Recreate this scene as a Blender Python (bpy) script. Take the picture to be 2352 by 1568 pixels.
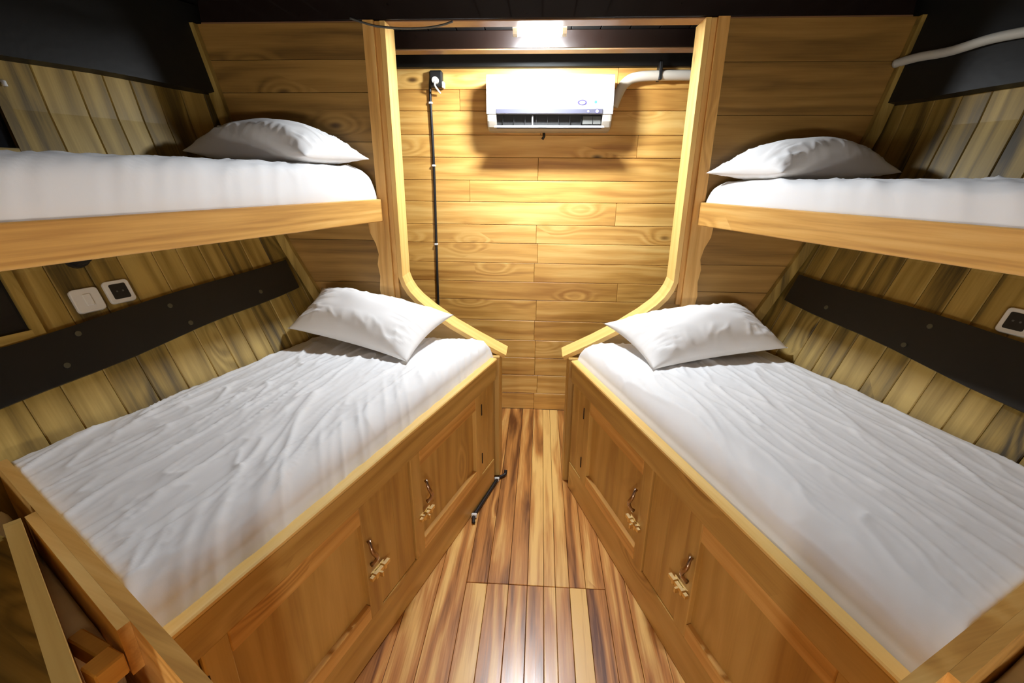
import bpy, bmesh, math, random
from mathutils import Matrix, Vector, noise

# ------------------------------------------------------------------ clear
for o in list(bpy.data.objects):
    bpy.data.objects.remove(o, do_unlink=True)
scene = bpy.context.scene
COL = scene.collection
R = random.Random(7)

# ------------------------------------------------------------------ layout constants (metres)
CAM_X, CAM_Z = 0.0166, 1.65
F_PX, PITCH, YAW, ROLL = 1075.9, 0.3377, 0.058, 0.0076
WL = 0.1791          # half width of the aisle at the forward partition
B = 2.3456           # y of the forward partition
D = 3.1703           # y of the end wall
ANG = 0.3167         # each row of berths opens by this angle from the centre line
SA, CA = math.sin(ANG), math.cos(ANG)
CEIL = 2.375
OPEN_X = 0.6815      # half width of the opening in the partition

# ------------------------------------------------------------------ camera
fw = Vector((-math.sin(YAW) * math.cos(PITCH), math.cos(YAW) * math.cos(PITCH), -math.sin(PITCH)))
rt = fw.cross(Vector((0, 0, 1))).normalized()
up = rt.cross(fw)
r2 = rt * math.cos(ROLL) + up * math.sin(ROLL)
u2 = -rt * math.sin(ROLL) + up * math.cos(ROLL)
cam_data = bpy.data.cameras.new('camera')
cam = bpy.data.objects.new('camera', cam_data)
COL.objects.link(cam)
M = Matrix((r2, u2, -fw)).transposed().to_4x4()
M.translation = Vector((CAM_X, 0, CAM_Z))
cam.matrix_world = M
cam_data.sensor_width = 36.0
cam_data.sensor_fit = 'HORIZONTAL'
cam_data.lens = F_PX * 36.0 / 2352.0
cam_data.clip_start = 0.02
scene.camera = cam

# ------------------------------------------------------------------ world, exposure
world = bpy.data.worlds.new('world')
scene.world = world
world.use_nodes = True
world.node_tree.nodes['Background'].inputs[0].default_value = (0.02, 0.02, 0.025, 1)
world.node_tree.nodes['Background'].inputs[1].default_value = 0.2
vs = scene.view_settings
vs.view_transform = 'Standard'
vs.look = 'None'
vs.gamma = 1.0
vs.use_curve_mapping = False
vs.exposure = 1.35

LAMP_FWD = 235.0      # emission of the lamp between the deck beams
FILL_AFT = 43.0       # emission of the two fill lamps added on the rear wall

# ------------------------------------------------------------------ materials
def lin(r, g, b):
    f = lambda c: (c / 255 / 12.92) if c / 255 <= 0.04045 else ((c / 255 + 0.055) / 1.055) ** 2.4
    return (f(r), f(g), f(b), 1.0)

def simple(name, col, rough=0.5, metal=0.0, coat=0.0, bump=0.0, bscale=60.0, spec=None):
    m = bpy.data.materials.new(name)
    m.use_nodes = True
    nt = m.node_tree
    bs = nt.nodes['Principled BSDF']
    bs.inputs['Base Color'].default_value = col
    bs.inputs['Roughness'].default_value = rough
    bs.inputs['Metallic'].default_value = metal
    bs.inputs['Coat Weight'].default_value = coat
    if spec is not None:
        bs.inputs['Specular IOR Level'].default_value = spec
    tc = nt.nodes.new('ShaderNodeTexCoord')
    n = nt.nodes.new('ShaderNodeTexNoise')
    n.inputs['Scale'].default_value = bscale
    n.inputs['Detail'].default_value = 3
    nt.links.new(tc.outputs['Object'], n.inputs['Vector'])
    mr = nt.nodes.new('ShaderNodeMapRange')
    mr.inputs['To Min'].default_value = max(0.02, rough - 0.06)
    mr.inputs['To Max'].default_value = min(1.0, rough + 0.06)
    nt.links.new(n.outputs['Fac'], mr.inputs['Value'])
    nt.links.new(mr.outputs['Result'], bs.inputs['Roughness'])
    if bump:
        bp = nt.nodes.new('ShaderNodeBump')
        bp.inputs['Strength'].default_value = bump
        bp.inputs['Distance'].default_value = 0.002
        nt.links.new(n.outputs['Fac'], bp.inputs['Height'])
        nt.links.new(bp.outputs['Normal'], bs.inputs['Normal'])
    return m

def emissive(name, col, strength):
    m = bpy.data.materials.new(name)
    m.use_nodes = True
    bs = m.node_tree.nodes['Principled BSDF']
    bs.inputs['Base Color'].default_value = (0.9, 0.9, 0.9, 1)
    bs.inputs['Emission Color'].default_value = col
    bs.inputs['Emission Strength'].default_value = strength
    return m

def wood(name, dark, mid, light, rough=0.42, coat=0.0, bands=6.0, contrast=1.0, knots=0.5,
         vary=0.18, knot_col=(0.05, 0.022, 0.008, 1), dark_amt=0.0):
    """grain runs along x of the 'gc' attribute (metres)"""
    m = bpy.data.materials.new(name)
    m.use_nodes = True
    nt = m.node_tree
    N, Lk = nt.nodes.new, nt.links.new
    bs = nt.nodes['Principled BSDF']
    at = N('ShaderNodeAttribute'); at.attribute_name = 'gc'
    oi = N('ShaderNodeObjectInfo')
    mul = N('ShaderNodeMath'); mul.operation = 'MULTIPLY'; mul.inputs[1].default_value = 53.0
    Lk(oi.outputs['Random'], mul.inputs[0])
    cmb = N('ShaderNodeCombineXYZ')
    Lk(mul.outputs[0], cmb.inputs[0]); Lk(mul.outputs[0], cmb.inputs[1])
    add = N('ShaderNodeVectorMath'); add.operation = 'ADD'
    Lk(at.outputs['Vector'], add.inputs[0]); Lk(cmb.outputs[0], add.inputs[1])
    # knots: scattered points, grain bends round them
    kmap = N('ShaderNodeMapping'); kmap.inputs['Scale'].default_value = (2.6, 6.0, 0.0)
    Lk(add.outputs[0], kmap.inputs['Vector'])
    vor = N('ShaderNodeTexVoronoi'); vor.inputs['Scale'].default_value = 1.0
    vor.inputs['Randomness'].default_value = 1.0
    Lk(kmap.outputs[0], vor.inputs['Vector'])
    kn = N('ShaderNodeMapRange'); kn.interpolation_type = 'SMOOTHSTEP'
    kn.inputs['From Min'].default_value = 0.02; kn.inputs['From Max'].default_value = 0.13
    kn.inputs['To Min'].default_value = 1.0; kn.inputs['To Max'].default_value = 0.0
    Lk(vor.outputs['Distance'], kn.inputs['Value'])
    sepc = N('ShaderNodeSeparateColor'); Lk(vor.outputs['Color'], sepc.inputs[0])
    kth = N('ShaderNodeMath'); kth.operation = 'LESS_THAN'; kth.inputs[1].default_value = knots
    Lk(sepc.outputs[0], kth.inputs[0])
    kk = N('ShaderNodeMath'); kk.operation = 'MULTIPLY'
    Lk(kn.outputs[0], kk.inputs[0]); Lk(kth.outputs[0], kk.inputs[1])
    kwide = N('ShaderNodeMapRange'); kwide.interpolation_type = 'SMOOTHSTEP'
    kwide.inputs['From Min'].default_value = 0.0; kwide.inputs['From Max'].default_value = 0.5
    kwide.inputs['To Min'].default_value = 1.0; kwide.inputs['To Max'].default_value = 0.0
    Lk(vor.outputs['Distance'], kwide.inputs['Value'])
    kw = N('ShaderNodeMath'); kw.operation = 'MULTIPLY'
    Lk(kwide.outputs[0], kw.inputs[0]); Lk(kth.outputs[0], kw.inputs[1])
    # broad figure
    map1 = N('ShaderNodeMapping'); map1.inputs['Scale'].default_value = (0.55, bands, bands)
    Lk(add.outputs[0], map1.inputs['Vector'])
    wob = N('ShaderNodeTexNoise'); wob.inputs['Scale'].default_value = 1.6; wob.inputs['Detail'].default_value = 2
    Lk(map1.outputs[0], wob.inputs['Vector'])
    wsc = N('ShaderNodeVectorMath'); wsc.operation = 'SCALE'; wsc.inputs['Scale'].default_value = 1.1
    Lk(wob.outputs['Color'], wsc.inputs[0])
    kb = N('ShaderNodeCombineXYZ'); Lk(kw.outputs[0], kb.inputs[1])
    kb2 = N('ShaderNodeVectorMath'); kb2.operation = 'SCALE'; kb2.inputs['Scale'].default_value = 0.9
    Lk(kb.outputs[0], kb2.inputs[0])
    a2 = N('ShaderNodeVectorMath'); a2.operation = 'ADD'
    Lk(map1.outputs[0], a2.inputs[0]); Lk(wsc.outputs[0], a2.inputs[1])
    a3 = N('ShaderNodeVectorMath'); a3.operation = 'ADD'
    Lk(a2.outputs[0], a3.inputs[0]); Lk(kb2.outputs[0], a3.inputs[1])
    fig = N('ShaderNodeTexNoise'); fig.inputs['Scale'].default_value = 1.5
    fig.inputs['Detail'].default_value = 4; fig.inputs['Roughness'].default_value = 0.55
    Lk(a3.outputs[0], fig.inputs['Vector'])
    # rings
    wv = N('ShaderNodeTexWave'); wv.bands_direction = 'Y'; wv.wave_profile = 'SIN'
    wv.inputs['Scale'].default_value = 0.9; wv.inputs['Distortion'].default_value = 3.0
    wv.inputs['Detail'].default_value = 2.0; wv.inputs['Detail Scale'].default_value = 0.8
    Lk(a3.outputs[0], wv.inputs['Vector'])
    # fibres
    map2 = N('ShaderNodeMapping'); map2.inputs['Scale'].default_value = (5, 150, 150)
    Lk(add.outputs[0], map2.inputs['Vector'])
    fib = N('ShaderNodeTexNoise'); fib.inputs['Scale'].default_value = 1.0; fib.inputs['Detail'].default_value = 3
    Lk(map2.outputs[0], fib.inputs['Vector'])
    # combine
    m1 = N('ShaderNodeMix'); m1.data_type = 'FLOAT'; m1.inputs[0].default_value = 0.16
    Lk(fig.outputs['Fac'], m1.inputs[2]); Lk(wv.outputs['Fac'], m1.inputs[3])
    m2 = N('ShaderNodeMix'); m2.data_type = 'FLOAT'; m2.inputs[0].default_value = 0.20
    Lk(m1.outputs[0], m2.inputs[2]); Lk(fib.outputs['Fac'], m2.inputs[3])
    # per-board shift
    rs = N('ShaderNodeMapRange'); rs.inputs['To Min'].default_value = -vary; rs.inputs['To Max'].default_value = vary
    Lk(oi.outputs['Random'], rs.inputs['Value'])
    sh = N('ShaderNodeMath'); sh.operation = 'ADD'
    Lk(m2.outputs[0], sh.inputs[0]); Lk(rs.outputs[0], sh.inputs[1])
    ramp = N('ShaderNodeValToRGB')
    c = 0.22 / contrast
    e = ramp.color_ramp.elements
    e[0].position = max(0.0, 0.48 - c - dark_amt * 0.0); e[0].color = dark
    e[1].position = min(1.0, 0.48 + c); e[1].color = light
    em = e.new(0.48); em.color = mid
    Lk(sh.outputs[0], ramp.inputs['Fac'])
    mixk = N('ShaderNodeMix'); mixk.data_type = 'RGBA'
    ks = N('ShaderNodeMath'); ks.operation = 'MULTIPLY'; ks.inputs[1].default_value = 0.85
    Lk(kk.outputs[0], ks.inputs[0]); Lk(ks.outputs[0], mixk.inputs[0])
    Lk(ramp.outputs['Color'], mixk.inputs[6]); mixk.inputs[7].default_value = knot_col
    Lk(mixk.outputs[2], bs.inputs['Base Color'])
    rr = N('ShaderNodeMapRange'); rr.inputs['To Min'].default_value = rough - 0.08; rr.inputs['To Max'].default_value = rough + 0.1
    Lk(fib.outputs['Fac'], rr.inputs['Value']); Lk(rr.outputs[0], bs.inputs['Roughness'])
    bs.inputs['Coat Weight'].default_value = coat
    bs.inputs['Coat Roughness'].default_value = 0.22
    bp = N('ShaderNodeBump'); bp.inputs['Strength'].default_value = 0.25; bp.inputs['Distance'].default_value = 0.0012
    Lk(m2.outputs[0], bp.inputs['Height']); Lk(bp.outputs['Normal'], bs.inputs['Normal'])
    return m

M_WALL = wood('golden_wall_wood', lin(172, 118, 52), lin(218, 166, 86), lin(242, 202, 122), bands=5, knots=0.28, vary=0.07, contrast=1.0)
M_CAB = wood('honey_cabinet_wood', lin(158, 114, 54), lin(200, 160, 86), lin(222, 184, 110), bands=4, knots=0.10, vary=0.05, contrast=0.8)
M_RAIL = wood('golden_rail_wood', lin(164, 110, 48), lin(220, 168, 90), lin(244, 204, 128), bands=7, knots=0.14, vary=0.04, contrast=0.85)
M_TRIM = wood('pale_trim_wood', lin(212, 162, 86), lin(240, 198, 116), lin(250, 216, 146), bands=7, knots=0.04, vary=0.03, contrast=0.7)
M_HULL = wood('olive_hull_wood', lin(68, 55, 24), lin(152, 125, 58), lin(188, 159, 86), bands=5, knots=0.18, vary=0.10, contrast=1.1, rough=0.5)
M_WING = wood('partition_wood', lin(94, 68, 28), lin(154, 117, 56), lin(184, 144, 76), bands=4, knots=0.10, vary=0.05, contrast=0.8)
M_FLOOR = wood('varnished_floor_teak', lin(104, 58, 26), lin(198, 134, 68), lin(244, 200, 120), bands=4.5, knots=0.12, vary=0.09, contrast=1.35, rough=0.32, coat=0.3)
M_BLACK = simple('black_paint_and_shade', lin(20, 18, 14), 0.5, bump=0.3, bscale=40)  # paint of the stringers, also shade painted on the upper hull
M_BEAM = simple('dark_red_varnish', lin(28, 17, 12), 0.30, coat=0.5, bump=0.15, bscale=25)
M_BEAMEDGE = simple('lamplit_beam_edge', lin(150, 112, 78), 0.4, bump=0.2, bscale=30)  # lamp light on the beam undersides, put into a paler colour
M_CEIL = simple('black_ceiling_paint', lin(16, 14, 12), 0.55, bump=0.2, bscale=30)
M_SHEET = simple('white_cotton', (0.87, 0.87, 0.875, 1), 0.9, bump=0.08, bscale=900, spec=0.15)
M_PILLOW = simple('white_pillow_cotton', (0.87, 0.865, 0.86, 1), 0.9, bump=0.08, bscale=900, spec=0.15)
M_ACW = simple('white_plastic', (0.31, 0.315, 0.32, 1), 0.32)
M_ACB = simple('cream_plastic', (0.40, 0.36, 0.30, 1), 0.4)
M_ACG = simple('pale_grey_stripe', (0.075, 0.075, 0.105, 1), 0.35)
M_DARK = simple('black_plastic', (0.012, 0.012, 0.012, 1), 0.45)
M_RING = simple('purple_print', (0.030, 0.018, 0.12, 1), 0.5)
M_TEAL = simple('teal_print', (0.04, 0.24, 0.28, 1), 0.5)
M_LIME = simple('pale_green_print', (0.22, 0.30, 0.16, 1), 0.5)
M_GREYP = simple('dark_grey_vent', (0.10, 0.10, 0.09, 1), 0.5)
M_BRASS = simple('polished_brass', (0.86, 0.68, 0.34, 1), 0.38, metal=1.0)
M_BRONZE = simple('bronze_pull', (0.42, 0.30, 0.22, 1), 0.25, metal=1.0)
M_STEEL = simple('dull_bolt', (0.10, 0.09, 0.055, 1), 0.5, metal=0.2)
M_CABLE = simple('black_cable', (0.010, 0.010, 0.012, 1), 0.45)
M_CLIP = simple('white_clip', (0.8, 0.8, 0.78, 1), 0.4)
M_PIPE = simple('grey_pipe', (0.55, 0.54, 0.48, 1), 0.6)
M_LAG = simple('pale_pipe_lagging', (0.66, 0.60, 0.50, 1), 0.7, bump=0.2, bscale=50)
M_SOCK = simple('white_socket', (0.74, 0.72, 0.66, 1), 0.4)
M_GLASS = simple('night_glass', (0.010, 0.011, 0.013, 1), 0.12)
M_LAMP = emissive('lamp_diffuser', (0.89, 0.945, 1.0, 1), LAMP_FWD)
M_FILL = emissive('aft_fill_glow', (1.0, 0.97, 0.92, 1), FILL_AFT)  # glow of the added fill lamps
M_LAMPB = simple('lamp_housing', (0.75, 0.68, 0.52, 1), 0.45)
M_GAP = simple('dark_joint', lin(44, 28, 14), 0.8)

# ------------------------------------------------------------------ helpers
def put(o, parent):
    COL.objects.link(o)
    if parent is not None:
        o.parent = parent
        o.matrix_parent_inverse = root_matrix(parent).inverted()

WM = {}
def root_matrix(o):
    return WM.get(o.name, Matrix.Identity(4))

def make(name, me, mat, parent=None, mw=None):
    o = bpy.data.objects.new(name, me)
    if mat is not None and not me.materials:
        me.materials.append(mat)
    mw = mw or Matrix.Identity(4)
    put(o, parent)
    if parent is not None:
        o.matrix_basis = mw
    else:
        o.matrix_basis = mw
    WM[o.name] = mw.copy()
    return o

def tag(o, label=None, cat=None, group=None, kind=None):
    if label: o['label'] = label
    if cat: o['category'] = cat
    if group: o['group'] = group
    if kind: o['kind'] = kind
    return o

def thing(name, loc, label, cat, group=None):
    o = bpy.data.objects.new(name, None)
    o.empty_display_size = 0.05
    COL.objects.link(o)
    o.location = loc
    WM[o.name] = Matrix.Translation(Vector(loc))
    return tag(o, label, cat, group)

def set_gc(me, coords):
    a = me.attributes.new('gc', 'FLOAT_VECTOR', 'POINT')
    flat = [c for v in coords for c in v]
    a.data.foreach_set('vector', flat)

def raw(name, verts, faces, mat, parent=None, mw=None, gc=None, smooth=False):
    me = bpy.data.meshes.new(name)
    me.from_pydata([tuple(v) for v in verts], [], faces)
    me.update()
    bm = bmesh.new(); bm.from_mesh(me)
    bmesh.ops.recalc_face_normals(bm, faces=bm.faces)
    bm.to_mesh(me); bm.free()
    set_gc(me, gc if gc is not None else [tuple(v) for v in verts])
    if smooth:
        me.polygons.foreach_set('use_smooth', [True] * len(me.polygons))
    return make(name, me, mat, parent, mw)

BOXES = {}
def box_mesh(l, w, t, bev, mat):
    key = (round(l, 4), round(w, 4), round(t, 4), bev, mat.name)
    if key in BOXES:
        return BOXES[key]
    bm = bmesh.new()
    bmesh.ops.create_cube(bm, size=1.0)
    for v in bm.verts:
        v.co = Vector((v.co.x * l, v.co.y * w, v.co.z * t))
    if bev:
        bmesh.ops.bevel(bm, geom=bm.edges[:], offset=min(bev, 0.3 * min(l, w, t)), segments=1, affect='EDGES')
    me = bpy.data.meshes.new('board')
    bm.to_mesh(me); bm.free()
    set_gc(me, [tuple(v.co) for v in me.vertices])
    me.materials.append(mat)
    BOXES[key] = me
    return me

def frame_axes(s):
    """world axes of the berth frame: u towards the camera, v out to the hull, z up"""
    if s == 0:
        return Vector((1, 0, 0)), Vector((0, 1, 0)), Vector((0, 0, 1)), Vector((0, 0, 0))
    return Vector((s * SA, -CA, 0)), Vector((s * CA, SA, 0)), Vector((0, 0, 1)), Vector((s * WL, B, 0))

def FP(s, u, v, z):
    eu, ev, ez, o = frame_axes(s)
    return o + eu * u + ev * v + ez * z

def fbox(name, mat, s, u0, u1, v0, v1, z0, z1, parent=None, grain='u', bev=0.003, shear=0.0):
    """box in a berth frame (s=-1 left, 1 right) or in the world (s=0: u=x, v=y)"""
    ax = dict(zip('uvz', frame_axes(s)[:3]))
    size = {'u': u1 - u0, 'v': v1 - v0, 'z': z1 - z0}
    order = [grain] + [k for k in sorted('uvz', key=lambda k: -size[k]) if k != grain]
    a, b, c = ax[order[0]].copy(), ax[order[1]].copy(), ax[order[2]].copy()
    if a.cross(b).dot(c) < 0:
        c = -c
    mw = Matrix((a, b, c)).transposed().to_4x4()
    mw.translation = FP(s, (u0 + u1) / 2, (v0 + v1) / 2, (z0 + z1) / 2)
    me = box_mesh(size[order[0]], size[order[1]], size[order[2]], bev, mat)
    return make(name, me, mat, parent, mw)

def prism(name, mat, s, pts, axis, d0, d1, parent=None, grain=0, smooth=False):
    """polygon pts extruded along a frame axis. axis 'v': pts are (u,z); 'u': (v,z); 'z': (u,v)"""
    def at(p, d):
        if axis == 'v': return FP(s, p[0], d, p[1])
        if axis == 'u': return FP(s, d, p[0], p[1])
        return FP(s, p[0], p[1], d)
    n = len(pts)
    vs_ = [at(p, d0) for p in pts] + [at(p, d1) for p in pts]
    gc = [(p[grain], p[1 - grain], d0) for p in pts] + [(p[grain], p[1 - grain], d1) for p in pts]
    fs = [list(range(n)), list(range(2 * n - 1, n - 1, -1))]
    fs += [[i, (i + 1) % n, n + (i + 1) % n, n + i] for i in range(n)]
    c = sum(vs_, Vector()) / len(vs_)
    return raw(name, [v - c for v in vs_], fs, mat, parent, Matrix.Translation(c), gc, smooth)

def tube(name, pts, r, mat, parent=None, n=8, taper=None):
    pts = [Vector(p) for p in pts]
    c = sum(pts, Vector()) / len(pts)
    vs_, fs = [], []
    prev = None
    for i, p in enumerate(pts):
        t = (pts[min(i + 1, len(pts) - 1)] - pts[max(i - 1, 0)]).normalized()
        ref = prev if prev is not None else (Vector((0, 0, 1)) if abs(t.z) < 0.9 else Vector((1, 0, 0)))
        a = (ref - t * ref.dot(t)).normalized()
        prev = a
        b = t.cross(a)
        rr = r if taper is None else r * taper[i]
        for k in range(n):
            th = 2 * math.pi * k / n
            vs_.append(p - c + (a * math.cos(th) + b * math.sin(th)) * rr)
    for i in range(len(pts) - 1):
        for k in range(n):
            fs.append([i * n + k, i * n + (k + 1) % n, (i + 1) * n + (k + 1) % n, (i + 1) * n + k])
    fs.append(list(range(n)))
    fs.append(list(range((len(pts) - 1) * n, len(pts) * n)))
    return raw(name, vs_, fs, mat, parent, Matrix.Translation(c), None, True)

def spline(pts, k=6):
    pts = [Vector(p) for p in pts]
    out = []
    for i in range(len(pts) - 1):
        p0, p1, p2, p3 = pts[max(i - 1, 0)], pts[i], pts[i + 1], pts[min(i + 2, len(pts) - 1)]
        for j in range(k):
            t = j / k
            out.append(0.5 * ((2 * p1) + (p2 - p0) * t + (2 * p0 - 5 * p1 + 4 * p2 - p3) * t * t + (3 * p1 - p0 - 3 * p2 + p3) * t ** 3))
    out.append(pts[-1])
    return out

def disc(name, center, normal, r, t, mat, parent=None, n=20, r_in=0.0, sx=1.0):
    """round plate (or ring) standing proud along normal; sx stretches it sideways"""
    nrm = Vector(normal).normalized()
    a = Vector((0, 0, 1)).cross(nrm)
    a = a.normalized() if a.length > 1e-4 else Vector((1, 0, 0))
    b = nrm.cross(a)
    c = Vector(center)
    vs_, fs = [], []
    rings = [(r, 0), (r, t)] + ([(r_in, t), (r_in, 0)] if r_in else [])
    for rr, h in rings:
        for k in range(n):
            th = 2 * math.pi * k / n
            vs_.append(a * math.cos(th) * rr * sx + b * math.sin(th) * rr + nrm * h)
    m = len(rings)
    for i in range(m if r_in else m - 1):
        for k in range(n):
            j = (i + 1) % m
            fs.append([i * n + k, i * n + (k + 1) % n, j * n + (k + 1) % n, j * n + k])
    if not r_in:
        fs.append(list(range(n))); fs.append(list(range(n, 2 * n)))
    return raw(name, vs_, fs, mat, parent, Matrix.Translation(c), None, False)

def interp(x, xs, ys):
    if x <= xs[0]: return ys[0]
    for i in range(1, len(xs)):
        if x <= xs[i]:
            t = (x - xs[i - 1]) / (xs[i] - xs[i - 1])
            return ys[i - 1] + t * (ys[i] - ys[i - 1])
    return ys[-1]

ZP = [0.0, .6, .85, 1.0, 1.35, 1.85, 2.27, 2.6]
VPR = [.25, .70, .85, .92, 1.085, 1.25, 1.34, 1.40]
def hull_v(z): return interp(z, ZP, VPR)
def hull_x(z): return WL + hull_v(z) / CA          # hull in the plane of the partition
def hull_at(s, u, z, out=0.0):
    """point on the hull face and its inward normal"""
    dv = (hull_v(z + .02) - hull_v(z - .02)) / .04
    nv, nz = -1.0, dv
    l = math.hypot(nv, nz)
    eu, ev, ez, o = frame_axes(s)
    n = ev * (nv / l) + ez * (nz / l)
    return FP(s, u, hull_v(z), z) + n * out, n

SIDE = {-1: 'left', 1: 'right'}

# ================================================================== SHELL
# ---- floor
floor = fbox('floor', M_GAP, 0, -2.5, 2.5, -1.4, D + .03, -0.06, -0.018, bev=0)
tag(floor, 'varnished brown plank floor of the narrow aisle', None, kind='structure')
fl_x = [-.78, -.69, -.60, -.49, -.38, -.262, -.172, -.08, .0, .07, .12, .18, .25, .331, .42, .52, .62, .70, .78]
for i in range(len(fl_x) - 1):
    a, b = fl_x[i] + .0008, fl_x[i + 1] - .0008
    ys = [-1.35, 1.55, D] if -.27 < (a + b) / 2 < .34 else [-1.35, R.uniform(.2, .5), D]
    for j in range(len(ys) - 1):
        fbox('floor_board', M_FLOOR, 0, a, b, ys[j] + .0015, ys[j + 1] - .0015, -.018, R.uniform(-.0008, .0008), floor, grain='v', bev=0.0015)

# ---- end wall of horizontal boards
wb = fbox('wall_back', M_GAP, 0, -1.35, 1.35, D + .018, D + .05, 0, CEIL, bev=0)
tag(wb, 'golden horizontal board wall at the end of the cabin', None, kind='structure')
rows = [0.0, .132, .276, .413, .547, .693, .842, .970, 1.099, 1.23, 1.351, 1.495, 1.628, 1.765, 1.896, 2.031, 2.149, 2.262]
joint = [.0, .02, .0, .0, -.01, .0, .55, -.02, .0, -.012, .5, -.45, -.01, .6, .0, -.5, .45]
for i in range(len(rows) - 1):
    j = joint[i]
    for x0, x1 in ((-1.25, j), (j, 1.25)):
        fbox('plank', M_WALL, 0, x0 + .0007, x1 - .0007, D - R.uniform(0, .0015), D + .018, rows[i] + .0012, rows[i + 1] - .0012, wb, grain='u', bev=0.002)
tag(fbox('trim_1', M_BLACK, 0, -1.3, 1.3, D - .03, D + .018, 2.262, CEIL, bev=.004), 'black header board along the top of the end wall', None, kind='structure')

# ---- ceiling and deck beams
ceil = fbox('ceiling', M_CEIL, 0, -2.6, 2.6, -1.4, D + .05, CEIL + .02, CEIL + .06, bev=0)
tag(ceil, 'black painted deck planks overhead', None, kind='structure')
x = -2.55
while x < 2.5:
    fbox('ceiling_plank', M_CEIL, 0, x, x + .146, -1.38, D + .01, CEIL, CEIL + .02, ceil, grain='v', bev=.003)
    x += .15
def beam(y, half, lab):
    t = thing('deck_beam', (0, y, 2.283), lab, 'beam', 'deck beams')
    fbox('beam_body', M_BEAM, 0, -half, half, y, y + .09, 2.289, CEIL, t, bev=.004)
    fbox('beam_soffit', M_BEAMEDGE, 0, -half, half, y + .001, y + .089, 2.283, 2.2895, t, bev=.002)  # pale colour paints in the lamp light along the soffit
    return t
beam(B + .004, 1.52, 'dark varnished deck beam above the partition opening, in front of the lamp')
beam(2.84, 1.18, 'dark red deck beam between the lamp and the air conditioner')
for y, l in ((1.35, 'dark deck beam over the middle of the berths'), (.35, 'dark deck beam above the camera side of the aisle'), (-.65, 'dark deck beam at the aft end')):
    beam(y, 1.72 + (1.35 - y) * .28, l)

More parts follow.
